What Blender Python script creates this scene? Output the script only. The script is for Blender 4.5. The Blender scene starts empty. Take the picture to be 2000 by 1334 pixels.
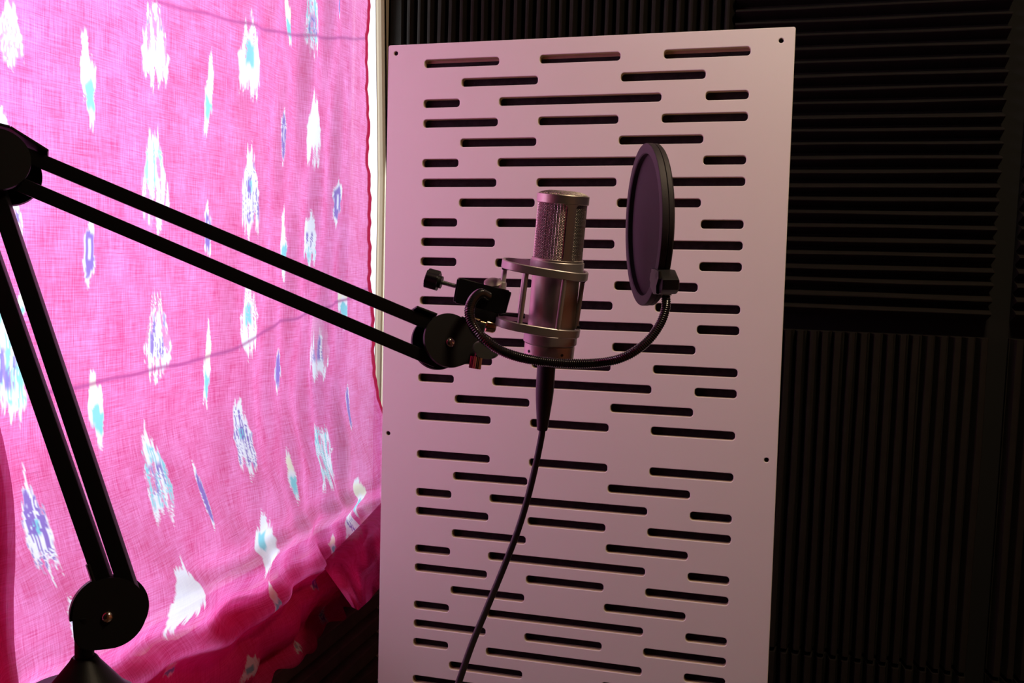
import bpy, bmesh, math
import numpy as np
from mathutils import Matrix, Vector

D = bpy.data
COL = bpy.context.scene.collection
scene = bpy.context.scene

# ------------------------------------------------------------------ camera frame
F = 1808.88                         # focal length in pixels of a 2000 px wide frame
EYE = 1.0                           # camera height above the floor
PR = np.array([[0.96477828, 0.0401349, -0.25998474],     # slotted panel: right, down, into (camera axes)
               [-0.02519485, 0.99784738, 0.06054612],
               [0.2618551, -0.0518633, 0.96371267]])
PT = np.array([-0.19002128, -0.45555018, 1.42469592])    # its top left corner
g = PR[1] + 0.0227 * PR[2]; g[0] -= 0.0087; g /= np.linalg.norm(g)
psi = math.radians(16)
hx = np.array([math.cos(psi), 0, -math.sin(psi)]); hx -= g * (hx @ g); hx /= np.linalg.norm(hx)
hy = np.cross(-g, hx)
RW = np.array([hx, hy, -g])         # camera axes -> world axes
CAM = np.array([0, 0, EYE])
KZ = F / 1734.88


def ray(px, py):
    return RW @ np.array([(px - 1000) / F, (py - 667) / F, 1.0])


def P(px, py, z):
    return Vector(CAM + ray(px, py) * z * KZ)


def on_x(px, py, X):
    d = ray(px, py); return Vector(CAM + d * (X / d[0]))


def on_y(px, py, Y):
    d = ray(px, py); return Vector(CAM + d * (Y / d[1]))


def V(a):
    return Vector(tuple(float(q) for q in a))


VIEW = V(RW @ np.array([0, 0, 1.0]))     # camera forward in world
RIGHT = V(RW @ np.array([1.0, 0, 0]))
UP = V(RW @ np.array([0, -1.0, 0]))

# ------------------------------------------------------------------ materials
def new_mat(name):
    m = D.materials.new(name); m.use_nodes = True
    nt = m.node_tree
    for n in list(nt.nodes): nt.nodes.remove(n)
    out = nt.nodes.new('ShaderNodeOutputMaterial')
    return m, nt, out


def pbr(name, col, rough=0.5, metal=0.0, spec=0.5, noise=0.0, nscale=40.0, bump=0.0, bscale=300.0, coat=0.0):
    m, nt, out = new_mat(name)
    b = nt.nodes.new('ShaderNodeBsdfPrincipled')
    b.inputs['Base Color'].default_value = (*col, 1)
    b.inputs['Roughness'].default_value = rough
    b.inputs['Metallic'].default_value = metal
    b.inputs['Specular IOR Level'].default_value = spec
    b.inputs['Coat Weight'].default_value = coat
    b.inputs['Coat Roughness'].default_value = 0.06
    nt.links.new(b.outputs[0], out.inputs[0])
    tc = nt.nodes.new('ShaderNodeTexCoord')
    if noise > 0:
        n = nt.nodes.new('ShaderNodeTexNoise'); n.inputs['Scale'].default_value = nscale
        n.inputs['Detail'].default_value = 5
        nt.links.new(tc.outputs['Object'], n.inputs['Vector'])
        mx = nt.nodes.new('ShaderNodeMix'); mx.data_type = 'RGBA'
        mx.inputs[6].default_value = (*[c * (1 - noise) for c in col], 1)
        mx.inputs[7].default_value = (*[min(1, c * (1 + noise)) for c in col], 1)
        nt.links.new(n.outputs[0], mx.inputs[0]); nt.links.new(mx.outputs[2], b.inputs['Base Color'])
    if bump > 0:
        n = nt.nodes.new('ShaderNodeTexNoise'); n.inputs['Scale'].default_value = bscale
        n.inputs['Detail'].default_value = 3
        nt.links.new(tc.outputs['Object'], n.inputs['Vector'])
        bp = nt.nodes.new('ShaderNodeBump'); bp.inputs['Strength'].default_value = bump
        bp.inputs['Distance'].default_value = 0.001
        nt.links.new(n.outputs[0], bp.inputs['Height']); nt.links.new(bp.outputs[0], b.inputs['Normal'])
    return m


M = {}
M['white_paint'] = pbr('white_satin_paint', (0.86, 0.84, 0.82), 0.45, noise=0.025, nscale=9, bump=0.04, bscale=420)
M['mdf'] = pbr('raw_board_edge', (0.52, 0.42, 0.28), 0.8, noise=0.1, nscale=120)
M['wood'] = pbr('raw_wood', (0.42, 0.27, 0.20), 0.7, noise=0.2, nscale=60)
M['backing'] = pbr('dark_felt', (0.030, 0.024, 0.028), 0.95, spec=0.1, noise=0.6, nscale=110, bump=0.5, bscale=900)
M['foam'] = pbr('charcoal_foam', (0.022, 0.019, 0.0155), 0.95, spec=0.12, noise=0.25, nscale=30, bump=0.6, bscale=1500)
M['foam_lightened'] = pbr('lightened_foam', (0.20, 0.185, 0.15), 0.95, spec=0.12, noise=0.25, nscale=30, bump=0.4, bscale=1500)  # foam colour lightened to stand in for light missing below the sill
M['black_metal'] = pbr('black_powder_coat', (0.006, 0.0055, 0.006), 0.42, spec=0.2, bump=0.05, bscale=1500)
M['black_plastic'] = pbr('black_plastic', (0.014, 0.013, 0.014), 0.38, spec=0.45)
M['black_rubber'] = pbr('black_rubber', (0.010, 0.009, 0.010), 0.6, spec=0.3)
M['black_chrome'] = pbr('black_gooseneck', (0.012, 0.011, 0.012), 0.22, spec=0.6, coat=1.0)
M['filter_rim'] = pbr('filter_rim_plastic', (0.036, 0.030, 0.037), 0.55, spec=0.35, bump=0.25, bscale=1800)
M['filter_mesh'] = None
M['satin'] = pbr('satin_nickel', (0.56, 0.50, 0.45), 0.42, metal=1.0, bump=0.02, bscale=3000)
M['satin_ring'] = pbr('satin_silver_paint', (0.50, 0.46, 0.44), 0.42, metal=0.75)
M['wire'] = pbr('grille_wire', (0.74, 0.66, 0.60), 0.3, metal=1.0)
M['inner'] = pbr('dark_grille_lining', (0.020, 0.015, 0.016), 0.7)
M['chrome'] = pbr('chrome', (0.75, 0.73, 0.70), 0.10, metal=1.0)
M['bolt'] = pbr('bright_bolt', (0.80, 0.70, 0.58), 0.22, metal=1.0)
M['brass'] = pbr('brass_screw', (0.72, 0.52, 0.30), 0.18, metal=1.0)
M['knob_grey'] = pbr('grey_wing_knob', (0.22, 0.24, 0.22), 0.32, metal=0.7)
M['white_pole'] = pbr('pale_grey_metal', (0.62, 0.58, 0.57), 0.4, metal=0.3)
M['cable'] = pbr('cable_rubber', (0.016, 0.013, 0.017), 0.45, spec=0.5)
M['casing'] = pbr('cream_painted_wood', (0.84, 0.74, 0.51), 0.5, noise=0.05, nscale=30)
M['reveal'] = pbr('white_gloss_paint', (0.82, 0.81, 0.80), 0.5)
M['wall'] = pbr('dark_wall_paint', (0.006, 0.0055, 0.005), 0.9, noise=0.1, nscale=6)
M['wall_warm'] = pbr('warm_wood_wall', (0.42, 0.17, 0.065), 0.6, noise=0.2, nscale=8)
M['ceiling'] = pbr('ceiling_paint', (0.14, 0.13, 0.12), 0.9)
M['floor'] = pbr('dark_carpet', (0.05, 0.04, 0.038), 0.95, noise=0.4, nscale=200)
M['desk'] = pbr('dark_desk_wood', (0.06, 0.035, 0.025), 0.5, noise=0.3, nscale=20)

# woven pop-filter mesh: procedural weave in colour
m, nt, out = new_mat('fine_black_mesh')
b = nt.nodes.new('ShaderNodeBsdfPrincipled'); b.inputs['Roughness'].default_value = 0.75
tc = nt.nodes.new('ShaderNodeTexCoord')
mp = nt.nodes.new('ShaderNodeMapping'); mp.inputs['Scale'].default_value = (1, 1, 1)
ck = nt.nodes.new('ShaderNodeTexChecker'); ck.inputs['Scale'].default_value = 1400
ck.inputs[1].default_value = (0.026, 0.018, 0.021, 1); ck.inputs[2].default_value = (0.010, 0.007, 0.009, 1)
nt.links.new(tc.outputs['Object'], mp.inputs[0]); nt.links.new(mp.outputs[0], ck.inputs[0])
nt.links.new(ck.outputs[0], b.inputs['Base Color'])
nt.links.new(b.outputs[0], out.inputs[0])
M['filter_mesh'] = m

# window glass
m, nt, out = new_mat('window_glass')
tr = nt.nodes.new('ShaderNodeBsdfTransparent'); gl = nt.nodes.new('ShaderNodeBsdfGlossy')
gl.inputs['Roughness'].default_value = 0.02
mx = nt.nodes.new('ShaderNodeMixShader')
mx.inputs[0].default_value = 0.05; nt.links.new(tr.outputs[0], mx.inputs[1]); nt.links.new(gl.outputs[0], mx.inputs[2])
nt.links.new(mx.outputs[0], out.inputs[0]); M['glass'] = m


def cloth_material():
    m, nt, out = new_mat('pink_ikat_cotton')
    N = nt.nodes.new; L = nt.links.new
    uv = N('ShaderNodeUVMap'); uv.uv_map = 'UVMap'

    def noise(sx, sy, detail=2, rough=0.5, loc=(0, 0, 0)):
        mp = N('ShaderNodeMapping'); mp.inputs['Scale'].default_value = (sx, sy, 1); mp.inputs['Location'].default_value = loc
        L(uv.outputs[0], mp.inputs[0])
        n = N('ShaderNodeTexNoise'); n.inputs['Scale'].default_value = 1; n.inputs['Detail'].default_value = detail
        n.inputs['Roughness'].default_value = rough
        L(mp.outputs[0], n.inputs['Vector']); return n.outputs[0]

    def math_(op, a, b_, clamp=False):
        n = N('ShaderNodeMath'); n.operation = op; n.use_clamp = clamp
        for i, q in enumerate((a, b_)):
            if isinstance(q, (int, float)): n.inputs[i].default_value = q
            else: L(q, n.inputs[i])
        return n.outputs[0]

    def mix(fac, a, b_):
        n = N('ShaderNodeMix'); n.data_type = 'RGBA'
        if isinstance(fac, (int, float)): n.inputs[0].default_value = fac
        else: L(fac, n.inputs[0])
        for i, q in ((6, a), (7, b_)):
            if isinstance(q, tuple): n.inputs[i].default_value = (*q, 1)
            else: L(q, n.inputs[i])
        return n.outputs[2]
    warp = noise(620, 26, 2, 0.6)            # vertical threads
    weft = noise(22, 560, 2, 0.6, (3, 7, 0))
    blot = noise(26, 14, 4, 0.6, (11, 3, 0))
    w = math_('ADD', math_('MULTIPLY', warp, 0.45), math_('MULTIPLY', weft, 0.45))
    w = math_('ADD', w, math_('MULTIPLY', blot, 0.42))
    cr = N('ShaderNodeMapRange'); cr.inputs[1].default_value = 0.49; cr.inputs[2].default_value = 0.84; cr.clamp = True
    L(w, cr.inputs[0]); wv = cr.outputs[0]
    # slubs: thin dark threads
    slub = noise(30, 900, 1, 0.5, (5, 1, 0)); slub2 = noise(900, 34, 1, 0.5, (1, 9, 0))
    def dark(n):
        r = N('ShaderNodeMapRange'); r.inputs[1].default_value = 0.66; r.inputs[2].default_value = 0.78; r.clamp = True
        L(n, r.inputs[0]); return r.outputs[0]
    sl = math_('MAXIMUM', dark(slub), dark(slub2))
    trans = mix(wv, (0.74, 0.040, 0.23), (0.98, 0.28, 0.66))
    trans = mix(math_('MULTIPLY', sl, 0.7), trans, (0.40, 0.02, 0.15))
    refl = mix(wv, (0.50, 0.010, 0.075), (0.66, 0.030, 0.15))
    a1 = N('ShaderNodeAttribute'); a1.attribute_name = 'dye'
    s1 = N('ShaderNodeSeparateColor'); L(a1.outputs['Color'], s1.inputs[0])
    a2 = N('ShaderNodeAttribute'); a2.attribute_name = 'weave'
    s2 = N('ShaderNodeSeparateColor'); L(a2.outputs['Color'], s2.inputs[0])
    # white resist, then cream, teal and purple dye
    whiteT = mix(wv, (0.86, 0.83, 0.92), (1.0, 0.99, 1.0))
    trans = mix(s1.outputs[0], trans, whiteT); refl = mix(s1.outputs[0], refl, (0.58, 0.52, 0.55))
    trans = mix(s2.outputs[0], trans, (1.0, 0.90, 0.58)); refl = mix(s2.outputs[0], refl, (0.55, 0.42, 0.30))
    trans = mix(s1.outputs[1], trans, (0.22, 0.66, 0.74)); refl = mix(s1.outputs[1], refl, (0.10, 0.26, 0.30))
    trans = mix(s1.outputs[2], trans, (0.24, 0.10, 0.52)); refl = mix(s1.outputs[2], refl, (0.12, 0.06, 0.22))
    trans = mix(s2.outputs[1], trans, (0.42, 0.035, 0.25))          # shading along the pressed creases, put into the cloth colour
    trans = mix(s2.outputs[2], trans, (0.42, 0.006, 0.035))         # doubled selvedge
    df = N('ShaderNodeBsdfDiffuse'); tl = N('ShaderNodeBsdfTranslucent'); tp = N('ShaderNodeBsdfTransparent')
    L(refl, df.inputs[0]); L(trans, tl.inputs[0])
    bn = math_('ADD', math_('MULTIPLY', warp, 0.5), math_('MULTIPLY', weft, 0.5))
    bp = N('ShaderNodeBump'); bp.inputs['Strength'].default_value = 0.3; bp.inputs['Distance'].default_value = 0.0008
    L(bn, bp.inputs['Height']); L(bp.outputs[0], df.inputs['Normal'])
    m1 = N('ShaderNodeMixShader'); m1.inputs[0].default_value = 0.55
    L(df.outputs[0], m1.inputs[1]); L(tl.outputs[0], m1.inputs[2])
    m2 = N('ShaderNodeMixShader'); L(math_('MULTIPLY', math_('SUBTRACT', 1.0, s2.outputs[2]), 0.085), m2.inputs[0])
    L(m1.outputs[0], m2.inputs[1]); L(tp.outputs[0], m2.inputs[2])
    L(m2.outputs[0], out.inputs[0])
    return m


M['cloth'] = cloth_material()

# ------------------------------------------------------------------ object helpers
def tag(o, label, cat, group=None):
    o['label'] = label; o['category'] = cat
    if group: o['group'] = group
    return o


def thing(name, loc, label, cat, group=None):
    o = D.objects.new(name, None); COL.objects.link(o); o.location = loc; o.empty_display_size = 0.02
    return tag(o, label, cat, group)


def wloc(o):
    v = Vector((0, 0, 0))
    while o is not None: v = v + o.location; o = o.parent
    return v


def obj(name, bm, mat, parent=None, smooth=35.0, label=None, loc=None):
    """links bm (in world coordinates) as one mesh object"""
    base = wloc(parent) if parent is not None else Vector((0, 0, 0))
    off = base + (Vector(loc) if loc is not None else Vector((0, 0, 0)))
    bmesh.ops.translate(bm, verts=bm.verts, vec=-off)
    bmesh.ops.recalc_face_normals(bm, faces=bm.faces)
    if smooth:
        lim = math.radians(smooth)
        for f in bm.faces: f.smooth = True
        for e in bm.edges:
            if len(e.link_faces) == 2 and e.calc_face_angle(0) > lim: e.smooth = False
    me = D.meshes.new(name); bm.to_mesh(me); bm.free()
    for q in (mat if isinstance(mat, (list, tuple)) else [mat]): me.materials.append(q)
    o = D.objects.new(name, me); COL.objects.link(o)
    if loc is not None: o.location = loc
    if parent is not None: o.parent = parent
    if label: o['label'] = label
    if smooth:
        wn = o.modifiers.new('weighted_normals', 'WEIGHTED_NORMAL'); wn.keep_sharp = True
    return o


def struct(name, bm, mat, parent=None, smooth=35.0):
    o = obj(name, bm, mat, parent, smooth); o['kind'] = 'structure'; return o


def box(bm, lo, hi, bev=0.0):
    vs = [bm.verts.new((x, y, z)) for x in (lo[0], hi[0]) for y in (lo[1], hi[1]) for z in (lo[2], hi[2])]
    fs = []
    for q in ((0, 1, 3, 2), (4, 6, 7, 5), (0, 4, 5, 1), (2, 3, 7, 6), (0, 2, 6, 4), (1, 5, 7, 3)):
        fs.append(bm.faces.new([vs[i] for i in q]))
    if bev > 0:
        es = list({e for f in fs for e in f.edges})
        bmesh.ops.bevel(bm, geom=es, offset=bev, segments=2, profile=0.6, affect='EDGES')
    return vs


def obox(bm, c, ax, ay, az, s, bev=0.0):
    """oriented box: centre c, unit axes, full sizes s"""
    n0 = len(bm.verts); bm.verts.ensure_lookup_table()
    old = set(bm.verts)
    box(bm, (-s[0] / 2, -s[1] / 2, -s[2] / 2), (s[0] / 2, s[1] / 2, s[2] / 2), bev)
    Mx = frame(c, ax, ay, az)
    for v in bm.verts:
        if v not in old: v.co = Mx @ v.co


def frame(c, ax, ay, az):
    return Matrix(((ax[0], ay[0], az[0], c[0]), (ax[1], ay[1], az[1], c[1]), (ax[2], ay[2], az[2], c[2]), (0, 0, 0, 1)))


def axes_from(z, ref):
    z = z.normalized(); x = (ref - z * ref.dot(z)).normalized(); y = z.cross(x)
    return x, y, z


def prism(bm, poly, Mx, h, bev=0.0):
    """extrudes a 2-D polygon along local z from -h/2 to h/2"""
    old = set(bm.verts)
    lo = [bm.verts.new((p[0], p[1], -h / 2)) for p in poly]; hi = [bm.verts.new((p[0], p[1], h / 2)) for p in poly]
    n = len(poly); fs = [bm.faces.new(lo[::-1]), bm.faces.new(hi)]
    for i in range(n): fs.append(bm.faces.new((lo[i], lo[(i + 1) % n], hi[(i + 1) % n], hi[i])))
    if bev > 0:
        es = list(fs[0].edges) + list(fs[1].edges)
        bmesh.ops.bevel(bm, geom=es, offset=bev, segments=2, profile=0.5, affect='EDGES')
    for v in bm.verts:
        if v not in old: v.co = Mx @ v.co


def lathe(bm, prof, Mx, n=64, cap=True):
    """revolves (radius, height) pairs about local z"""
    rings = []
    for r, z in prof:
        if r < 1e-6: rings.append([bm.verts.new(Mx @ Vector((0, 0, z)))])
        else: rings.append([bm.verts.new(Mx @ Vector((r * math.cos(2 * math.pi * i / n), r * math.sin(2 * math.pi * i / n), z))) for i in range(n)])
    for a, b_ in zip(rings[:-1], rings[1:]):
        for i in range(n):
            j = (i + 1) % n
            if len(a) == 1 and len(b_) == 1: continue
            if len(a) == 1: bm.faces.new((a[0], b_[i], b_[j]))
            elif len(b_) == 1: bm.faces.new((a[i], b_[0], a[j]))
            else: bm.faces.new((a[i], b_[i], b_[j], a[j]))
    if cap:
        if len(rings[0]) > 1: bm.faces.new(rings[0][::-1])
        if len(rings[-1]) > 1: bm.faces.new(rings[-1])


def spline(pts, n):
    """Catmull-Rom through pts, n samples per span"""
    p = [Vector(q) for q in pts]; p = [p[0] * 2 - p[1]] + p + [p[-1] * 2 - p[-2]]
    out = []
    for i in range(1, len(p) - 2):
        for k in range(n):
            t = k / n
            out.append(0.5 * ((2 * p[i]) + (p[i + 1] - p[i - 1]) * t + (2 * p[i - 1] - 5 * p[i] + 4 * p[i + 1] - p[i + 2]) * t * t
                              + (-p[i - 1] + 3 * p[i] - 3 * p[i + 1] + p[i + 2]) * t ** 3))
    out.append(p[-2]); return out


def resample(pts, step):
    d = [0.0]
    for a, b_ in zip(pts[:-1], pts[1:]): d.append(d[-1] + (b_ - a).length)
    n = max(2, int(d[-1] / step)); out = []; k = 0
    for i in range(n + 1):
        s = d[-1] * i / n
        while k < len(d) - 2 and d[k + 1] < s: k += 1
        t = (s - d[k]) / max(1e-12, d[k + 1] - d[k]); out.append(pts[k].lerp(pts[k + 1], t))
    return out


def tube(bm, pts, rad, n=12, closed=False, cap=True):
    pts = [Vector(p) for p in pts]; m_ = len(pts)
    rr = rad if isinstance(rad, (list, tuple)) else [rad] * m_
    tang = []
    for i in range(m_):
        a = pts[(i - 1) % m_] if (closed or i > 0) else pts[i]; b_ = pts[(i + 1) % m_] if (closed or i < m_ - 1) else pts[i]
        tang.append((b_ - a).normalized())
    ref = Vector((0, 0, 1)) if abs(tang[0].z) < 0.9 else Vector((1, 0, 0))
    u = (ref - tang[0] * ref.dot(tang[0])).normalized(); rings = []
    for i in range(m_):
        u = (u - tang[i] * u.dot(tang[i])).normalized(); w = tang[i].cross(u)
        rings.append([bm.verts.new(pts[i] + (u * math.cos(2 * math.pi * k / n) + w * math.sin(2 * math.pi * k / n)) * rr[i]) for k in range(n)])
    for i in range(m_ if closed else m_ - 1):
        a, b_ = rings[i], rings[(i + 1) % m_]
        for k in range(n): bm.faces.new((a[k], a[(k + 1) % n], b_[(k + 1) % n], b_[k]))
    if cap and not closed: bm.faces.new(rings[0][::-1]); bm.faces.new(rings[-1])


def BM(): return bmesh.new()


# ------------------------------------------------------------------ room
YW = P(1560, 330, 1.68).y              # plane of the foam tips on the back wall
FD = 0.045                             # foam depth
YB = YW + FD                           # back wall plane
XC = on_y(747, 50, YW).x               # left (window) wall plane
XR, YF, ZC = 1.45, -1.7, 2.4
XO = XC - 0.07                         # outer face of the window wall
Z_SILL = 0.425
_a, _b = on_x(735, 20, XC), on_x(748, 600, XC)
JS = (_b.y - _a.y) / (_b.z - _a.z)     # the old casing leans a little


Z_BEND = 1.18


def y_jamb(z): return _a.y - 0.004 + JS * 0.72 * (max(z, Z_BEND) - _a.z)


Y_JAMB = y_jamb(0.40) + 0.014                  # right edge of the hole in the wall
Y_OPEN0 = 0.25; Z_HEAD = 1.78

bm = BM(); box(bm, (XO, YF - 0.1, -0.08), (XR + 0.1, YB + 0.1, 0)); struct('floor', bm, M['floor'])
bm = BM(); box(bm, (XO, YF - 0.1, ZC), (XR + 0.1, YB + 0.1, ZC + 0.08)); struct('ceiling', bm, M['ceiling'])
bm = BM(); box(bm, (XO, YB, 0), (XR + 0.1, YB + 0.1, ZC)); struct('wall_back', bm, M['wall'])
bm = BM(); box(bm, (XR, YF, 0), (XR + 0.1, YB, ZC)); struct('wall_right', bm, M['wall_warm'])
bm = BM(); box(bm, (XO, YF - 0.1, 0), (XR + 0.1, YF, ZC)); struct('wall_front', bm, M['wall'])
bm = BM()
box(bm, (XO, YF, 0), (XC, YB, Z_SILL)); box(bm, (XO, YF, Z_HEAD), (XC, YB, ZC))
box(bm, (XO, YF, Z_SILL), (XC, Y_OPEN0, Z_HEAD)); box(bm, (XO, Y_JAMB, Z_SILL), (XC, YB, Z_HEAD))
struct('wall_left', bm, M['wall'])

# window: frame lining the opening, pane, board and casing
win = D.objects.new('window_1', None); COL.objects.link(win); win.location = (XC, (Y_OPEN0 + Y_JAMB) / 2, Z_SILL); win['kind'] = 'structure'
bm = BM(); xi, xo = XC - 0.030, XC - 0.058; fw = 0.03
box(bm, (xo, Y_OPEN0, Z_SILL), (xi, Y_OPEN0 + fw, Z_HEAD))
box(bm, (xo, Y_OPEN0, Z_SILL), (xi, Y_JAMB, Z_SILL + fw)); box(bm, (xo, Y_OPEN0, Z_HEAD - fw), (xi, Y_JAMB, Z_HEAD))
struct('window_frame', bm, M['reveal'], win)
bm = BM(); box(bm, (XC - 0.047, Y_OPEN0 + fw, Z_SILL + fw), (XC - 0.043, y_jamb(1.6) - 0.001, Z_HEAD - fw)); struct('window_pane', bm, M['glass'], win)
bm = BM(); box(bm, (XC - 0.030, Y_OPEN0, Z_SILL), (XC + 0.004, Y_JAMB, Z_SILL + 0.010), 0.002); struct('window_sill', bm, M['casing'], win)
# white reveal board and casing up the right side of the opening
yc1 = YW - 0.002
bm = BM()
def quadprism(bm, x0, x1, ya, yb, z0, z1):
    """ya, yb are functions of z"""
    vs = [bm.verts.new((x, fy(z), z)) for x in (x0, x1) for fy in (ya, yb) for z in (z0, z1)]
    for q in ((0, 1, 3, 2), (4, 6, 7, 5), (0, 4, 5, 1), (2, 3, 7, 6), (0, 2, 6, 4), (1, 5, 7, 3)): bm.faces.new([vs[k] for k in q])
quadprism(bm, XC - 0.012, XC, y_jamb, lambda z: Y_JAMB - 0.0002, Z_BEND, Z_HEAD)
quadprism(bm, XC - 0.012, XC, y_jamb, lambda z: Y_JAMB - 0.0002, Z_SILL + 0.011, Z_BEND)
box(bm, (XO, Y_JAMB - 0.004, Z_SILL + 0.011), (XC - 0.012, Y_JAMB - 0.0002, Z_HEAD))
struct('window_reveal', bm, M['reveal'], win, 0)
bm = BM(); rings = []
for z in (0.0, Z_BEND, 2.15):
    yj = y_jamb(z)
    pts = [(XC + 0.0003, yj + 0.001), (XC + 0.0045, yj + 0.003), (XC + 0.0095, yj + 0.007), (XC + 0.0135, yj + 0.013), (XC + 0.015, yj + 0.020), (XC + 0.015, yc1), (XC + 0.0003, yc1)]
    rings.append([bm.verts.new((x, y, z)) for x, y in pts])
for r0, r1 in zip(rings[:-1], rings[1:]):
    for k in range(7): bm.faces.new((r0[k], r0[(k + 1) % 7], r1[(k + 1) % 7], r1[k]))
bm.faces.new(rings[0]); bm.faces.new(rings[-1])
struct('trim_1', bm, M['casing'], None, 0)


# ------------------------------------------------------------------ foam tiles
def foam(name, origin, ru, rv, rn, su, sv, pitch, depth, label, margin=0.0, seed=0, tip=0.26, mat='foam'):
    """ribs run along rv, step along ru, stick out along rn; origin is the back lower corner"""
    rng = np.random.default_rng(seed)
    bm = BM(); base = 0.012
    prof = [(0.0, 0.0), (0.0, base if margin == 0 else depth * 0.9)]
    x0 = 0.0
    if margin: prof.append((margin - 0.006, depth * 0.9)); prof.append((margin, base)); x0 = margin
    n = int(round((su - x0) / pitch)); p = (su - x0) / n
    for i in range(n):
        a = x0 + i * p; w = (tip + rng.uniform(-0.03, 0.03)) * p; c = a + p / 2; j = rng.uniform(-0.0010, 0.0010)
        prof += [(a + 0.06 * p, base), (c - w / 2 - 0.05 * p + j, depth * 0.93), (c - w / 2 + j, depth * 0.985), (c + j, depth + j * 0.5), (c + w / 2 + j, depth * 0.985), (c + w / 2 + 0.05 * p + j, depth * 0.93), (a + p - 0.06 * p, base)]
    prof += [(su, base), (su, 0.0)]
    nseg = 24; rings = []
    ph = rng.uniform(0, 6.28, 4)
    for k in range(nseg + 1):
        t = k / nseg * sv
        ring = []
        for (a, d) in prof:
            wob = 0.0006 * math.sin(t * 9 + ph[0] + a * 40) + 0.0004 * math.sin(t * 19 + ph[1] + a * 95)
            dd = d
            if d > base * 1.1 and (k == 0 or k == nseg): dd = d * 0.985
            ring.append(bm.verts.new(Vector(origin) + ru * (a + (wob if d > base * 1.1 else 0)) + rv * t + rn * dd))
        rings.append(ring)
    m_ = len(prof)
    for a, b_ in zip(rings[:-1], rings[1:]):
        for i in range(m_): bm.faces.new((a[i], a[(i + 1) % m_], b_[(i + 1) % m_], b_[i]))
    bm.faces.new(rings[0]); bm.faces.new(rings[-1][::-1])
    o = obj(name, bm, M[mat], None, 25.0, loc=origin)
    tag(o, label, 'acoustic foam', 'acoustic foam tiles on the walls')
    return o


X_, Y_, Z_ = Vector((1, 0, 0)), Vector((0, 1, 0)), Vector((0, 0, 1))
NY = -Y_
xl1 = on_y(1434, 20, YW).x; x2a = xl1 + 0.003; x2b = on_y(1957, 330, YW).x; x5a = on_y(1985, 600, YW).x
zt = on_y(1700, 618, YW).z; zb = on_y(1700, 652, YW).z
xf = on_y(760, 50, YW).x
foam('acoustic_foam_tile', (xf, YB, 1.275), X_, Z_, NY, xl1 - xf, 0.62, 0.0236, FD,
     'charcoal foam tile with upright ribs above the slotted panel, beside the window casing', margin=0.031, seed=1)
foam('acoustic_foam_tile', (x2a, YB, zt), Z_, X_, NY, 0.66, x2b - x2a, 0.0254, FD,
     'charcoal foam tile with level ribs, right of the upper half of the slotted panel', seed=2, tip=0.10)
foam('acoustic_foam_tile', (x2a, YB, 0.262), X_, Z_, NY, x2b + 0.004 - x2a, zb - 0.262, 0.0232, FD,
     'charcoal foam tile with upright ribs, right of the lower half of the slotted panel', seed=3, tip=0.42)
foam('acoustic_foam_tile', (x2a, YB, 0.002), X_, Z_, NY, x2b + 0.004 - x2a, 0.250, 0.0232, FD,
     'charcoal foam tile with upright ribs, lowest on the back wall right of the slotted panel', seed=4, tip=0.42)
foam('acoustic_foam_tile', (x5a, YB, zt), Z_, X_, NY, 0.66, 0.48, 0.0254, FD,
     'level-ribbed charcoal foam tile, just a sliver at the upper right edge of the photo', seed=5, tip=0.10)
foam('acoustic_foam_tile', (x5a, YB, 0.262), X_, Z_, NY, 0.48, zb - 0.262, 0.0232, FD,
     'upright-ribbed charcoal foam tile, just a sliver at the lower right edge of the photo', seed=6, tip=0.42)
foam('acoustic_foam_tile', (x5a, YB, 0.002), X_, Z_, NY, 0.48, 0.250, 0.0232, FD,
     'upright-ribbed charcoal foam tile on the floor in the far right corner', seed=8, tip=0.42)
# foam on the window wall under the sill
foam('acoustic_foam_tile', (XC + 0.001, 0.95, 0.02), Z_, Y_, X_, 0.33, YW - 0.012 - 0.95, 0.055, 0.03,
     'foam tile, lightened for missing light, broad level ribs, on window wall under pink curtain', seed=7, tip=0.5, mat='foam_lightened')

# ------------------------------------------------------------------ slotted panel (free-standing baffle)
pr, pd, pn = V(RW @ PR[0]), V(RW @ PR[1]), V(RW @ PR[2])
p0 = V(CAM + RW @ PT)


def pan(u, v, w=0.0): return p0 + pr * u + pd * v + pn * w


baffle = thing('slotted_acoustic_panel', pan(0.3, 1.2, 0.03),
               'tall white painted board with rows of level slots, standing behind the microphone', 'acoustic panel')
U = dict(A=((59.5, 177.8), (240.1, 359.4), (421.5, 541)), B=((119.6, 238), (361, 481)), C=((59.2, 117.2), (179.2, 420.2), (482, 541)))
ROWS = 'ABCABCABCACBACBACBA'


def rrect(x0, x1, y0, y1, r, n=5):
    pts = []
    for cx, cy, a0 in ((x1 - r, y1 - r, 0), (x0 + r, y1 - r, 90), (x0 + r, y0 + r, 180), (x1 - r, y0 + r, 270)):
        for k in range(n + 1):
            a = math.radians(a0 + 90 * k / n); pts.append((cx + r * math.cos(a), cy + r * math.sin(a)))
    return pts


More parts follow.
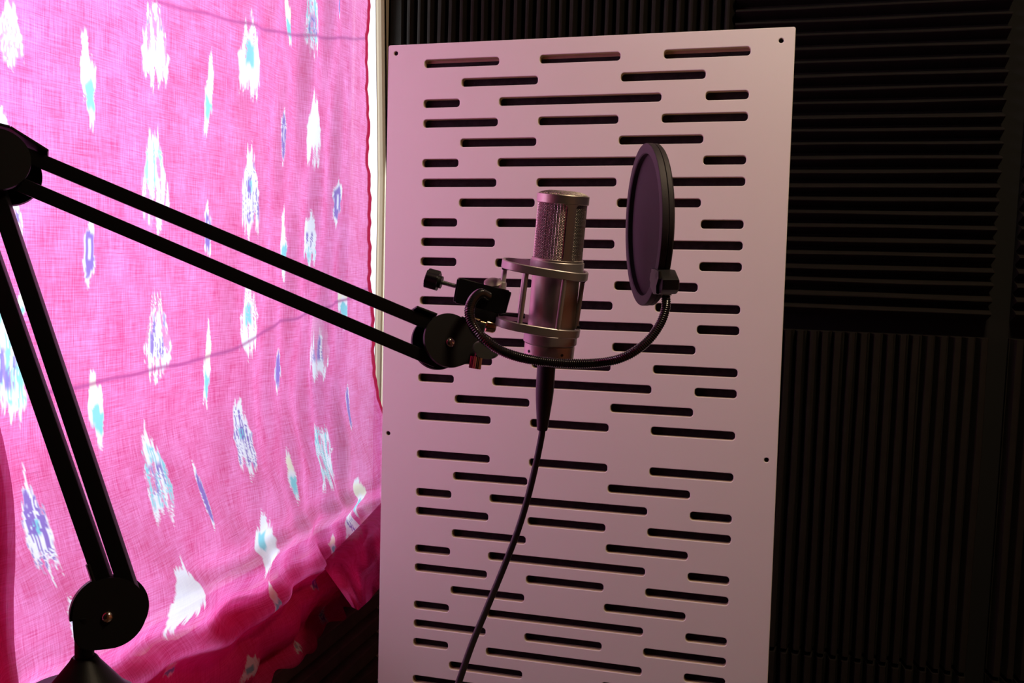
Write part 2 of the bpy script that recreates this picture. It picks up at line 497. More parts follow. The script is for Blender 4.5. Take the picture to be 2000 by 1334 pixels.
loops = [rrect(0, 0.6, -1.2, 0, 0.003)]
for blk in (30.2, 630.2):
    for i, kd in enumerate(ROWS):
        v = (blk + 30 * i) / 1000
        for a, b_ in U[kd]: loops.append(rrect(a / 1000, b_ / 1000, -v - 0.00625, -v + 0.00625, 0.0048))
HOLES = [(0.0125, 0.0125), (0.5815, 0.018), (0.0105, 0.601), (0.5855, 0.601), (0.0125, 1.185), (0.5855, 1.185)]
for u, v in HOLES:
    loops.append([(u + 0.0034 * math.cos(2 * math.pi * k / 16), -v + 0.0034 * math.sin(2 * math.pi * k / 16)) for k in range(16)])
cu = D.curves.new('slot_outline', 'CURVE'); cu.dimensions = '2D'; cu.fill_mode = 'BOTH'
TH = 0.012; BV = 0.0009
cu.extrude = TH / 2 - BV; cu.bevel_depth = BV; cu.bevel_resolution = 1; cu.offset = -BV
for lp in loops:
    s = cu.splines.new('POLY'); s.points.add(len(lp) - 1)
    for k, (a, b_) in enumerate(lp): s.points[k].co = (a, b_, 0, 1)
    s.use_cyclic_u = True
tmp = D.objects.new('slot_tmp', cu); COL.objects.link(tmp)
dg = bpy.context.evaluated_depsgraph_get()
me = D.meshes.new_from_object(tmp.evaluated_get(dg)); D.objects.remove(tmp)
bm = BM(); bm.from_mesh(me); D.meshes.remove(me)
bmesh.ops.remove_doubles(bm, verts=bm.verts, dist=1e-6)
Mp = frame(p0 + pn * (TH / 2), pr, -pd, -pn)
bm.normal_update()
for f in bm.faces: f.material_index = 1 if abs(f.normal.z) < 0.35 else 0
bmesh.ops.transform(bm, matrix=Mp, verts=bm.verts)
front = obj('slotted_front', bm, [M['white_paint'], M['mdf']], baffle, 0)
bm = BM()
def pbox(bm, u0, u1, v0, v1, w0, w1, bev=0.0):
    obox(bm, pan((u0 + u1) / 2, (v0 + v1) / 2, (w0 + w1) / 2), pr, pd, pn, (u1 - u0, v1 - v0, w1 - w0), bev)
pbox(bm, 0.004, 0.596, 0.004, 0.0275, TH, 0.07); pbox(bm, 0.004, 0.596, 1.1725, 1.196, TH, 0.07)
pbox(bm, 0.004, 0.034, 0.0275, 1.1725, TH, 0.07); pbox(bm, 0.566, 0.596, 0.0275, 1.1725, TH, 0.07)
obj('frame_rails', bm, M['wood'], baffle, 30, label='raw wooden frame behind the slotted front')
bm = BM(); pbox(bm, 0.034, 0.566, 0.0275, 1.1725, TH + 0.001, 0.066)
obj('felt_backing', bm, M['backing'], baffle, 30, label='dark felt filling seen through the slots')
for u in (0.06, 0.50):
    bm = BM(); c = pan(u + 0.02, 1.2, 0.035); top = c.z - 0.0005
    box(bm, (c.x - 0.02, c.y - 0.10, 0), (c.x + 0.02, c.y + 0.12, top), 0.004)
    obj('foot', bm, M['black_metal'], baffle, 30)
for u, v in HOLES:
    bm = BM(); Ms = frame(pan(u, v, 0.004), pr, -pd, -pn)
    lathe(bm, [(0.0016, -0.02), (0.0016, -0.004), (0.0029, -0.001), (0.0029, 0.0), (0.0, 0.0003)], Ms, 16)
    obj('screw', bm, M['black_metal'], baffle, 35)

# ------------------------------------------------------------------ pink curtain
def hnoise(x, seed):
    """smooth 1-D value noise"""
    i = np.floor(x).astype(np.int64); t = x - i; t = t * t * (3 - 2 * t)
    def h(k):
        q = np.sin((k + seed * 57.31) * 127.1) * 43758.5453; return q - np.floor(q)
    return h(i) * (1 - t) + h(i + 1) * t


def sstep(a, b_, x):
    t = np.clip((x - a) / (b_ - a), 0, 1); return t * t * (3 - 2 * t)


CX0 = XC + 0.030


def cloth_x(Y, Z):
    """how far the cloth stands into the room at height Z and depth Y"""
    Y = np.asarray(Y, float); Z = np.asarray(Z, float)
    far = sstep(1.62, 0.75, Y)
    x = CX0 + 0.004 * np.sin(Y * 19 + Z * 2.0) + 0.002 * np.sin(Y * 37 - Z * 3.4 + 1.1)
    # long soft folds gathered towards the right edge
    e = sstep(1.10, 1.45, Y) * sstep(1.64, 1.57, Y)
    x = x + e * 0.0034 * np.sin((Y + 0.16 * (Z - 1.0)) * 62) + e * 0.0025 * np.sin((Y - 0.12 * (Z - 0.9)) * 97 + 0.7)
    # heaped on the sill
    b_ = sstep(0.80, 0.52, Z)
    x = x + b_ * (0.038 + 0.030 * far)
    low = sstep(0.60, 0.49, Z)
    k = Z + 0.020 * np.sin(Y * 6.5 + 0.4) + 0.008 * np.sin(Y * 17.0) - 0.03 * far
    x = x + low * (0.0085 * np.sin(k * 84.0 + 1.0) + 0.0030 * np.sin(k * 140.0 + Y * 6))
    # slanted pulls running down to the sill
    x = x + b_ * 0.007 * np.sin((Y * 0.9 + Z * 0.8) * 42 + 0.6)
    x = x - 0.010 * sstep(0.45, 0.34, Z)
    # pressed creases
    for (ya, za, yb, zb_, s) in CREASES:
        zc = np.interp(Y, ya, za) if isinstance(ya, list) else za
        x = x + s * np.exp(-((Z - zc) / 0.006) ** 2)
    return x


CREASES = []


def on_cloth(px, py):
    X = CX0 + 0.005
    for _ in range(6):
        q = on_x(px, py, X); X = float(cloth_x(q.y, q.z))
    return q.y, q.z


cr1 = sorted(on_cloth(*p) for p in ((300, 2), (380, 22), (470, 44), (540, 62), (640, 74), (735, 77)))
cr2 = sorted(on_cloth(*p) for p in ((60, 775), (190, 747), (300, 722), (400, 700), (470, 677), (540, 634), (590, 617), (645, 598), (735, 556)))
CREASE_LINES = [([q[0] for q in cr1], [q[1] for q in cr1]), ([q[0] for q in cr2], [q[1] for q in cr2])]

# (kind, px, py, width px, height px): ikat marks read on the cloth
MOTIFS = [
    ('w', 20, 62, 66, 130), ('t', 8, 705, 110, 260), ('p', 72, 1035, 72, 200), ('w', 28, 440, 44, 130), ('w', 4, 240, 26, 60),
    ('n', 173, 158, 34, 185), ('v', 174, 492, 30, 135), ('n', 187, 793, 34, 145), ('w', 150, 1215, 40, 90),
    ('w2', 302, 84, 66, 172), ('t', 302, 352, 66, 190), ('w2', 308, 655, 62, 170), ('t', 306, 926, 62, 175), ('w2', 372, 1162, 72, 125),
    ('n', 407, 190, 22, 155), ('v', 406, 452, 18, 110), ('n', 404, 722, 20, 145), ('v', 398, 968, 18, 125),
    ('wt', 492, 112, 44, 165), ('p', 488, 368, 42, 165), ('wt', 487, 618, 40, 145), ('p', 473, 850, 46, 145), ('wt', 513, 1058, 52, 115),
    ('n', 563, 38, 15, 95), ('v', 554, 265, 12, 115), ('n', 553, 480, 15, 135), ('v', 543, 722, 20, 95), ('n', 572, 932, 16, 110), ('n', 538, 1172, 30, 60),
    ('t', 613, 42, 28, 115), ('w2', 613, 250, 36, 135), ('t', 604, 466, 24, 110), ('w2', 617, 672, 36, 130), ('t', 632, 882, 42, 130), ('w2', 690, 1028, 30, 60),
    ('v', 663, 8, 12, 55), ('v', 659, 398, 20, 95), ('n', 670, 590, 22, 85), ('v', 680, 795, 8, 105), ('n', 705, 972, 20, 75),
    ('n', 650, 1066, 14, 40), ('p', 630, 1202, 30, 40), ('wt', 492, 1306, 60, 40), ('n', 330, 1308, 40, 34), ('wt', 580, 1262, 20, 20), ('v', 615, 1140, 16, 26),
    ('n', 40, 600, 22, 60),
]


def dye_masks(Y, Z):
    wh = np.zeros_like(Y); te = np.zeros_like(Y); pu = np.zeros_like(Y); crm = np.zeros_like(Y)
    for k, (kd, px, py, w, h) in enumerate(MOTIFS):
        yc, zc = on_cloth(px, py); xc_ = float(cloth_x(yc, zc)); y1 = yc + min(abs(on_x(px + w / 2, py, xc_).y - yc), max(0.3 * abs(on_x(px + w / 2, py, xc_).y - yc), 0.5 * abs(on_cloth(px + w / 2, py)[0] - on_cloth(px - w / 2, py)[0]))); z1 = on_x(px, py - h / 2, xc_).z
        wy = max(0.004, abs(y1 - yc)); hz = max(0.006, abs(z1 - zc))
        sel = (np.abs(Y - yc) < 1.25 * wy) & (np.abs(Z - zc) < 1.4 * hz)
        if not sel.any(): continue
        a = (Y[sel] - yc) / wy; b_ = (Z[sel] - zc) / hz
        big = kd in ('w', 'w2', 'wt', 't', 'p')
        nc = 8.0 if big else 3.2                           # bundles of threads across the mark
        ci = a * nc + 0.35 * hnoise(b_ * 4, k + 70)
        fine = hnoise(a * nc * 5.5 + 3, k + 17) - 0.5
        j1 = hnoise(ci + 31, k) - 0.5; j2 = hnoise(ci * 2.6 + 7, k + 90) - 0.5 + 0.6 * fine
        j3 = hnoise(ci + 77, k + 13) - 0.5; j4 = hnoise(ci * 2.6 + 47, k + 91) - 0.5 + 0.6 * fine
        if big:
            top = 1.02 - 1.05 * np.abs(a) ** 1.25 + 0.60 * j1 + 0.26 * j2
            bot = 0.92 - 0.22 * np.abs(a) ** 2 + 0.66 * j3 + 0.30 * j4
            lim = 1.0 - 0.22 * hnoise(b_ * 3.4 + 3, k + 40) - 0.12 * hnoise(b_ * 9 + 1, k + 41) - 0.30 * sstep(-0.1, 0.7, b_)
        else:
            sh = 0.30 * np.tanh(a * 6) * (1 if k % 2 else -1) * (1 if kd == 'n' else 0.5)
            top = 0.92 - 0.55 * np.abs(a) ** 1.5 + 0.42 * j1 + 0.25 * j2 - sh
            bot = 0.92 - 0.55 * np.abs(a) ** 1.5 + 0.42 * j3 + 0.25 * j4 + sh
            lim = 0.98 - 0.42 * hnoise(b_ * 3.2 + 3, k + 40)
        ins = np.where(b_ > 0, top - b_, bot + b_)
        m0 = sstep(-0.03, 0.16, ins) * sstep(0.0, 0.09, lim - np.abs(a))
        row = lambda f, sd: hnoise(b_ * f + 5 + 3.0 * hnoise(ci * 1.5 + sd, k + sd) + 0.5 * fine, k + sd + 1)
        if big and kd != 'p': m0 = m0 * (1 - 0.85 * sstep(0.80, 0.90, row(1.9, 21) + 0.10 * np.abs(a)))
        wh[sel] = np.maximum(wh[sel], m0)
        if kd == 't':
            d = sstep(0.26, 0.50, hnoise(ci * 1.8 + 9, k + 61) + 0.35 * fine) * sstep(0.42, 0.64, row(2.2, 33) + 0.12 * (1 - np.abs(a))) * sstep(0.86, 0.70, np.abs(b_) + 0.2 * j1) * sstep(0.95, 0.75, np.abs(a))
            te[sel] = np.maximum(te[sel], 0.92 * d * m0)
            pu[sel] = np.maximum(pu[sel], 0.9 * m0 * sstep(0.62, 0.72, row(2.4, 45)) * sstep(0.42, 0.25, np.abs(b_ + 0.12)) * sstep(0.55, 0.35, np.abs(a)))
        elif kd == 'p':
            d = sstep(0.30, 0.52, hnoise(ci * 2.0 + 9, k + 61) + 0.35 * fine) * sstep(0.52, 0.66, row(2.6, 33) + 0.10 * (1 - np.abs(a))) * sstep(0.88, 0.72, np.abs(b_) + 0.2 * j1) * sstep(0.95, 0.75, np.abs(a))
            pu[sel] = np.maximum(pu[sel], 0.95 * d * m0)
            te[sel] = np.maximum(te[sel], m0 * sstep(0.26, 0.16, np.abs(a)) * sstep(0.20, 0.1, np.abs(b_ - 0.05)))
        elif kd in ('w2', 'w'):
            d = sstep(0.70, 0.78, row(1.6, 51)) * sstep(0.62, 0.40, np.abs(b_)) * sstep(0.55, 0.40, np.abs(a))
            pu[sel] = np.maximum(pu[sel], 0.9 * d * m0)
        elif kd == 'wt':
            te[sel] = np.maximum(te[sel], 0.95 * m0 * sstep(0.34, 0.20, np.abs(a + 0.1)) * sstep(0.34, 0.20, np.abs(b_ - 0.05 + 0.2 * j1)))
        elif kd == 'n':
            crm[sel] = np.maximum(crm[sel], 0.75 * m0 * sstep(0.05, 0.3, b_ + 0.3 * j1) * sstep(0.95, 0.6, b_))
            te[sel] = np.maximum(te[sel], 0.95 * m0 * sstep(0.0, -0.12, b_ + 0.35 * j1) * sstep(-0.80, -0.58, b_ + 0.4 * j3) * sstep(-0.55, -0.35, a + 0.15 * j2))
        elif kd == 'v':
            d = sstep(0.78, 0.52, np.abs(a) + 0.35 * j2 + 0.35 * np.abs(b_) ** 2) * sstep(0.80, 0.62, np.abs(b_) + 0.35 * j1)
            if k % 3 == 0: d = d * (1 - 0.85 * sstep(0.24, 0.10, np.abs(a - 0.05)) * sstep(0.36, 0.24, np.abs(b_ - 0.08)))
            pu[sel] = np.maximum(pu[sel], 0.95 * d * m0)
    return wh, te, pu, crm


def cloth_mesh(name, parent, y_of, z_top, z_bot, nu, nv, xoff=0.0, xfun=None, marks=True, hem=True):
    s = np.linspace(0, 1, nu)[None, :]; t = np.linspace(0, 1, nv)[:, None]
    Zb = z_bot(s); Z = z_top + (Zb - z_top) * t
    ya, yb = y_of(Z); Y = ya + (yb - ya) * s
    Xp = (xfun(Y, Z) if xfun else cloth_x(Y, Z)) + xoff
    co = np.stack([Xp, Y, Z], -1).reshape(-1, 3)
    base = np.array(wloc(parent))
    idx = np.arange(nu * nv).reshape(nv, nu)
    q = np.stack([idx[:-1, :-1], idx[:-1, 1:], idx[1:, 1:], idx[1:, :-1]], -1).reshape(-1, 4)
    me = D.meshes.new(name)
    me.vertices.add(len(co)); me.vertices.foreach_set('co', (co - base).astype(np.float32).ravel())
    me.loops.add(q.size); me.loops.foreach_set('vertex_index', q.astype(np.int32).ravel())
    me.polygons.add(len(q)); me.polygons.foreach_set('loop_start', np.arange(0, q.size, 4, dtype=np.int32))
    me.polygons.foreach_set('loop_total', np.full(len(q), 4, np.int32))
    me.update(calc_edges=True)
    me.polygons.foreach_set('use_smooth', np.ones(len(q), bool))
    uv = me.uv_layers.new(name='UVMap')
    uvc = np.stack([Y, Z], -1).reshape(-1, 2)[q.ravel()]
    uv.data.foreach_set('uv', uvc.astype(np.float32).ravel())
    if marks: wh, te, pu, crm = dye_masks(Y, Z)
    else: wh = te = pu = crm = np.zeros_like(Y)
    crease_shade = np.zeros_like(Y)
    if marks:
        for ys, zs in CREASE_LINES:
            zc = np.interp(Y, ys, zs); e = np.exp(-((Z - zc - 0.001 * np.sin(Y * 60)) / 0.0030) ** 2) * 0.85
            crease_shade = np.maximum(crease_shade, e * (Y > ys[0]))
    hm = np.zeros_like(Y)
    if hem: hm = sstep(0.020, 0.014, (yb - Y) + 0 * Y) * 0.95
    for nm, ch in (('dye', (wh, te, pu)), ('weave', (crm, crease_shade, hm))):
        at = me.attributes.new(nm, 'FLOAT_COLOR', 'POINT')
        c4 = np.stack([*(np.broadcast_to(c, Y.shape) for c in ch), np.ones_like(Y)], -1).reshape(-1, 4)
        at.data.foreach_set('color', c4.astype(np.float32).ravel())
    me.materials.append(M['cloth'])
    o = D.objects.new(name, me); COL.objects.link(o); o.parent = parent
    return o


curtain = thing('curtain', (CX0, 1.1, 1.66), 'bright pink ikat cotton curtain with white, teal and purple marks, hung across the window', 'curtain')
EDGE = sorted([(q.z, q.y) for q in (on_x(px, py, CX0 + 0.003) for px, py in ((730, 2), (731, 30), (726, 70), (725, 110), (727, 150), (726, 175), (731, 250), (729, 275), (726, 310), (731, 345), (732, 400), (730, 455), (731, 500), (729, 545), (735, 610), (735, 700), (738, 760), (742, 830), (748, 900)))])
EZ = [e[0] for e in EDGE]; EY = [e[1] for e in EDGE]


def edges_main(Z):
    yb = np.interp(Z, EZ, EY) + 0.0018 * np.sin(Z * 130) + 0.0012 * np.sin(Z * 251 + 1)
    return np.full_like(Z, 0.20), yb + 0.045 * sstep(0.72, 0.50, Z)


HEM = sorted([on_cloth(px, py) for px, py in ((742, 1098), (728, 1128), (700, 1150), (680, 1165), (655, 1200), (630, 1228), (600, 1262), (570, 1300), (540, 1322), (505, 1345), (470, 1380))])


def hem_main(s):
    y = 0.20 + (1.66 - 0.20) * s
    return np.interp(y, [h[0] for h in HEM], [h[1] for h in HEM]) + 0.004 * np.sin(s * 160)


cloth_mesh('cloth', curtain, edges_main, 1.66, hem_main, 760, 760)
# the lower end is folded up behind itself: extra layers of cloth on the sill
def layer_mesh(nm, pts, zlow, dx):
    cv = sorted(on_cloth(*p) for p in pts); cy = [c[0] for c in cv]; cz = [c[1] for c in cv]
    nu, nv = 260, 60
    s = np.linspace(0, 1, nu)[None, :]; t = np.linspace(0, 1, nv)[:, None]
    Y = cy[0] + (min(cy[-1], 1.652) - cy[0]) * s + 0 * t
    zt_ = np.interp(Y, cy, cz) + 0.003 * np.sin(Y * 70)
    zb_ = np.minimum(np.interp(Y, [h[0] for h in HEM], [h[1] for h in HEM]) + 0.006, zt_ - 0.004)
    Z = zt_ + (zb_ - zt_) * t
    co = np.stack([cloth_x(Y, Z) - dx, Y, Z], -1).reshape(-1, 3) - np.array(wloc(curtain))
    idx = np.arange(nu * nv).reshape(nv, nu)
    q = np.stack([idx[:-1, :-1], idx[:-1, 1:], idx[1:, 1:], idx[1:, :-1]], -1).reshape(-1, 4)
    me = D.meshes.new(nm); me.from_pydata(co.tolist(), [], q.tolist()); me.update()
    me.polygons.foreach_set('use_smooth', np.ones(len(q), bool))
    uv = me.uv_layers.new(name='UVMap')
    uv.data.foreach_set('uv', (np.stack([Y + 0.37, Z], -1).reshape(-1, 2)[q.ravel()]).astype(np.float32).ravel())
    me.materials.append(M['cloth']); o = D.objects.new(nm, me); COL.objects.link(o); o.parent = curtain
    return o


layer_mesh('turned_up_hem', ((760, 965), (735, 985), (700, 1010), (660, 1040), (620, 1070), (580, 1110), (540, 1138), (500, 1150), (455, 1165), (415, 1205), (375, 1245), (330, 1262), (290, 1275), (250, 1290), (200, 1318)), 0.4, 0.010)
layer_mesh('turned_up_hem', ((760, 985), (735, 1003), (700, 1027), (660, 1056), (620, 1087), (580, 1128), (540, 1158), (500, 1170), (455, 1185), (415, 1225), (375, 1262), (330, 1280), (290, 1292), (250, 1306), (200, 1330)), 0.4, 0.013)
layer_mesh('turned_up_hem', ((760, 1000), (735, 1018), (700, 1040), (660, 1068), (620, 1098), (580, 1140), (540, 1170), (500, 1184), (455, 1200), (415, 1240), (375, 1276), (330, 1295), (290, 1306), (250, 1318), (200, 1340)), 0.4, 0.0145)
layer_mesh('turned_up_hem', ((760, 1030), (735, 1045), (700, 1075), (670, 1110), (640, 1150), (610, 1195), (580, 1240), (540, 1290), (500, 1330)), 0.4, 0.016)
# loose corner of the cloth that stands out from the wall and hangs beside the panel
def loose_corner():
    n = 48; top = [(628, 1102), (668, 1062), (705, 1024), (748, 978)]; bot = [(688, 1186), (700, 1192), (722, 1172), (748, 1140)]
    s = np.linspace(0, 1, n); t = np.linspace(0, 1, n); co = []; uvs = []
    for b_ in t:
        for a in s:
            px = np.interp(a, [0, .33, .66, 1], [p[0] for p in top]) * (1 - b_) + np.interp(a, [0, .33, .66, 1], [p[0] for p in bot]) * b_
            py = np.interp(a, [0, .33, .66, 1], [p[1] for p in top]) * (1 - b_) + np.interp(a, [0, .33, .66, 1], [p[1] for p in bot]) * b_
            X0 = CX0 + 0.052; out = 0.105 * math.sin(min(1, b_ * 1.25) * math.pi / 2) ** 1.3
            out += 0.010 * math.sin(a * 11 + b_ * 3) * b_ + 0.006 * math.sin(a * 23 - b_ * 5) * b_
            q = on_x(px, py, X0 + out); co.append(tuple(q)); uvs.append((q.y + 0.2, q.z))
    base = wloc(curtain); me = D.meshes.new('loose_corner')
    fs = [(k * n + m, k * n + m + 1, (k + 1) * n + m + 1, (k + 1) * n + m) for k in range(n - 1) for m in range(n - 1)]
    me.from_pydata([tuple(Vector(c) - base) for c in co], [], fs); me.update()
    uv = me.uv_layers.new(name='UVMap')
    for lp in me.loops: uv.data[lp.index].uv = uvs[lp.vertex_index]
    for p in me.polygons: p.use_smooth = True
    me.materials.append(M['cloth']); o = D.objects.new('loose_corner', me); COL.objects.link(o); o.parent = curtain


loose_corner()

# folded edge of the cloth hanging nearer the camera at the left
LE = sorted([on_x(px, py, CX0 + 0.075)[:][2:] + tuple(on_x(px, py, CX0 + 0.075))[1:2] for px, py in ((-120, 0), (-70, 300), (-26, 600), (-14, 700), (0, 780), (14, 860), (28, 967), (43, 1109), (48, 1215), (46, 1280), (44, 1345))])


def edges_fold(Z):
    yb = np.interp(Z, [e[0] for e in LE], [e[1] for e in LE]); return np.full_like(Z, 0.34), yb


def x_fold(Y, Z):
    ye = np.interp(Z, [e[0] for e in LE], [e[1] for e in LE]); d = ye - Y
    return CX0 + 0.075 - 0.03 * sstep(0.0, 0.012, d) * 0.3 + 0.008 * np.sin(Y * 60 + Z * 5) + 0.006 * np.sin(Z * 24 + Y * 20)


for k, dx in enumerate((0.0, -0.010, -0.018)):
    if k == 0: fo = cloth_mesh('folded_edge', curtain, edges_fold, 1.62, lambda s: np.full_like(s, 0.40), 60, 220, dx, x_fold, False, False)
    else: cloth_mesh('fold_layer', fo, edges_fold, 1.62, lambda s: np.full_like(s, 0.40), 60, 220, dx, x_fold, False, False)

# ------------------------------------------------------------------ scissor boom arm
J0, J1, J2 = P(213, 1195, 0.72), P(-10, 322, 0.745), P(868, 670, 0.895)
an = (J2 - J1).cross(J0 - J1).normalized()
if an.dot(VIEW) > 0: an = -an                       # plate normals face the camera
boom = thing('boom_arm', P(175, 1362, 0.72), 'black metal scissor boom arm in front of the pink curtain, carrying the microphone', 'microphone arm')


def bar(name, a, b_, w=0.0125, roll=Vector((0, 0, 0))):
    d = (b_ - a); ax = d.normalized(); ay = (an + roll).cross(ax).normalized(); n2 = ax.cross(ay)
    bm = BM(); obox(bm, (a + b_) / 2, ax, ay, n2, (d.length, w, w), 0.0012)
    # shallow channel line along the outer face
    obj(name, bm, M['black_metal'], boom, 30)


def at_plane(px, py):
    """point of the arm plane under a pixel"""
    d = V(ray(px, py)); c = V(CAM); t_ = (J1 - c).dot(an) / d.dot(an); return c + d * t_


bar('upper_bar', at_plane(40, 298), at_plane(850, 638), roll=-UP * 0.34); bar('upper_bar', at_plane(20, 352), at_plane(850, 705), roll=-UP * 0.34)
bar('lower_bar', at_plane(-24, 318), at_plane(256, 1162), 0.0132, -RIGHT * 0.30); bar('lower_bar', at_plane(-76, 330), at_plane(205, 1140), 0.0132, -RIGHT * 0.30)


def teardrop(c, r, tip, rt, n=40):
    """outline of a circle at the origin joined to a small circle at tip (2-D)"""
    d = math.hypot(*tip); a0 = math.atan2(tip[1], tip[0]); be = math.acos(max(-1, min(1, (r - rt) / d)))
    pts = []
    for k in range(n + 1):
        a = a0 + be + (2 * math.pi - 2 * be) * k / n; pts.append((r * math.cos(a), r * math.sin(a)))
    for k in range(9):
        a = a0 - be + 2 * be * k / 8; pts.append((tip[0] + rt * math.cos(a), tip[1] + rt * math.sin(a)))
    return pts


pxs, pys, _ = axes_from(an, RIGHT)                  # plate axes: roughly image right / image up
def to2(p, c): q = p - c; return (q.dot(pxs), q.dot(pys))


def px_len(c, n):   # n pixels at the depth of c, in metres
    return n / F * (c - V(CAM)).dot(VIEW)


def joint(c, rpx, tip_px, tip_r, gap, saddle=None, back_shift=(0, 0), arc=None):
    r = px_len(c, rpx); poly = teardrop(c, r, to2(at_plane(*tip_px), c), px_len(c, tip_r))
    bm = BM()
    prism(bm, poly, frame(c + an * (gap / 2), pxs, pys, an), 0.004, 0.0012)
    prism(bm, poly, frame(c - an * (gap / 2) + pxs * back_shift[0] + pys * back_shift[1], pxs, pys, an), 0.004, 0.0012)
    for sd in saddle or []:
        a, b_ = at_plane(*sd[0]), at_plane(*sd[1]); d = (b_ - a); ax = d.normalized(); ay = an.cross(ax)
        obox(bm, (a + b_) / 2, ax, ay, an, (d.length, 0.0025, gap * sd[2]), 0.0008)
    if arc:
        aa = [math.radians(q) for q in np.linspace(arc[0], arc[1], 14)]
        prism(bm, [(r * 1.07 * math.cos(q), r * 1.07 * math.sin(q)) for q in aa] + [(r * 0.99 * math.cos(q), r * 0.99 * math.sin(q)) for q in aa[::-1]], frame(c, pxs, pys, an), gap * 0.92, 0.0006)
    lathe(bm, [(0.009, -gap / 2), (0.009, gap / 2)], frame(c, pxs, pys, an), 24)
    return obj('joint_plates', bm, M['black_metal'], boom, 30)


def bolt(parent, c, gap, rpx):
    bm = BM(); r = px_len(c, rpx); Mb = frame(c + an * (gap / 2 + 0.002), pxs, pys, an)
    lathe(bm, [(r, 0), (r, 0.0012), (r * 0.85, 0.0024), (r * 0.5, 0.0032), (0, 0.0034)], Mb, 24)
    obox(bm, Mb @ Vector((0, 0, 0.0031)), Vector(pxs), Vector(pys), Vector(an), (r * 0.25, r * 1.7, 0.0012))
    obj('joint_bolt', bm, M['bolt'], parent, 35, label='small bright domed joint bolt')


G = 0.026
j = joint(J2, 53, (948, 682), 16, G, [((806, 604), (846, 619), 0.9), ((893, 624), (925, 640), 0.9)], (-0.003, 0.002)); bolt(j, at_plane(868, 675), G, 9.5)
j = joint(J0, 66, (176, 1236), 30, G, [((171, 1102), (184, 1142), 0.9)], (0.004, 0.002), (118, 192)); bolt(j, at_plane(207, 1203), G, 10.5)
j = joint(J1, 63, (-40, 340), 40, G, [((-20, 248), (20, 258), 0.9), ((20, 258), (94, 304), 0.9)], (0.009, -0.003)); bolt(j, at_plane(-14, 328), G, 10)

# post, cone and flange of the base
bx_, by_, bz_ = Vector((1, 0, 0)), Vector((0, 1, 0)), Vector((0, 0, 1))
pc = at_plane(165, 1284)
bm = BM(); lathe(bm, [(0.0072, -0.006), (0.0072, 0.034)], frame(pc + an * 0.0, bx_, by_, bz_), 32)
obj('base_post', bm, M['black_metal'], boom, 35)
pcone = Vector((pc.x, pc.y, pc.z))
zfl = P(175, 1362, 0.72).z
bm = BM()
hc = pcone.z - zfl
lathe(bm, [(0.030 + hc * 0.22, -hc + 0.005), (0.030, -hc + 0.012), (0.0115, -0.003), (0.0098, 0.000), (0.0085, 0.0012), (0.0, 0.0012)], frame(pcone, bx_, by_, bz_), 48)
obj('base_cone', bm, M['black_metal'], boom, 30)
bm = BM()
lathe(bm, [(0.036, -0.012), (0.038, -0.009), (0.038, -0.003), (0.036, 0.0), (0.0, 0.0)], frame(Vector((pcone.x - 0.018, pcone.y + 0.006, zfl + 0.006)), bx_, by_, bz_), 56)
lathe(bm, [(0.02, zfl * -1 + 0.600), (0.02, -0.006)], frame(Vector((pcone.x, pcone.y, zfl)), bx_, by_, bz_), 32)
lathe(bm, [(0.05, 0.580 - zfl), (0.05, 0.592 - zfl), (0.046, 0.596 - zfl), (0.02, 0.600 - zfl)], frame(Vector((pcone.x, pcone.y, zfl)), bx_, by_, bz_), 48)
obj('base_flange', bm, M['black_plastic'], boom, 35)

# head: wing knob, thumb screw
bm = BM(); c = P(949, 683, 0.8765); kx, ky, kz = axes_from(-VIEW, (RIGHT - UP * 0.25))
el = [(px_len(c, 27) * math.cos(q), px_len(c, 18) * math.sin(q)) for q in np.linspace(0, 2 * math.pi, 33)[:-1]]
prism(bm, el, frame(c, kx, ky, kz), 0.007, 0.0022)
lathe(bm, [(0.004, -0.03), (0.004, 0.0)], frame(c, kx, ky, kz), 20)
obj('wing_knob', bm, M['knob_grey'], boom, 40, label='oval grey wing knob')
bm = BM(); c = P(929, 708, 0.885); ax_ = (UP * 0.97 + RIGHT * 0.15).normalized(); tx, ty, tz = axes_from(ax_, RIGHT)
prof = []
rk = px_len(c, 12)
n_k = 20; poly = []
for k in range(n_k * 2):
    rr_ = rk if k % 2 == 0 else rk * 0.90; q = 2 * math.pi * k / (2 * n_k); poly.append((rr_ * math.cos(q), rr_ * math.sin(q)))
prism(bm, poly, frame(c, tx, ty, tz), px_len(c, 24), 0.0004); lathe(bm, [(0.003, 0), (0.003, 0.018)], frame(c, tx, ty, tz), 16)
obj('thumb_screw', bm, M['chrome'], boom, 25, label='knurled chrome thumb screw')

# ------------------------------------------------------------------ microphone
mb, mt_ = P(1071, 700, 0.945), P(1101, 375, 0.917)
ma = (mt_ - mb).normalized(); ML = (mt_ - mb).length
mx_, my_, mz_ = axes_from(ma, RIGHT)               # x to image right, y away from the camera
if my_.dot(VIEW) < 0: my_ = -my_; 
Mm = frame(mb, mx_, mz_.cross(mx_), mz_)
def mh(py): return ML * (700 - py) / 325.0
mic = thing('condenser_microphone', mb, 'satin nickel studio condenser microphone with woven grille, held in an oval shock mount', 'microphone')
bm = BM()
RB = 0.0250
lathe(bm, [(0.0255, mh(652)), (RB, mh(650)), (RB, mh(522)), (0.0262, mh(520)), (0.0262, mh(516))], Mm, 96)
obj('body', bm, M['satin'], mic, 30)
bm = BM()
lathe(bm, [(0.0, mh(703)), (0.020, mh(703)), (0.0262, mh(699)), (0.0266, mh(694)), (0.0266, mh(672)), (0.0262, mh(670.5)), (0.0250, mh(670)), (0.0250, mh(652)), (0.0, mh(652))], Mm, 96)
base = obj('base_cap', bm, M['satin'], mic, 30)
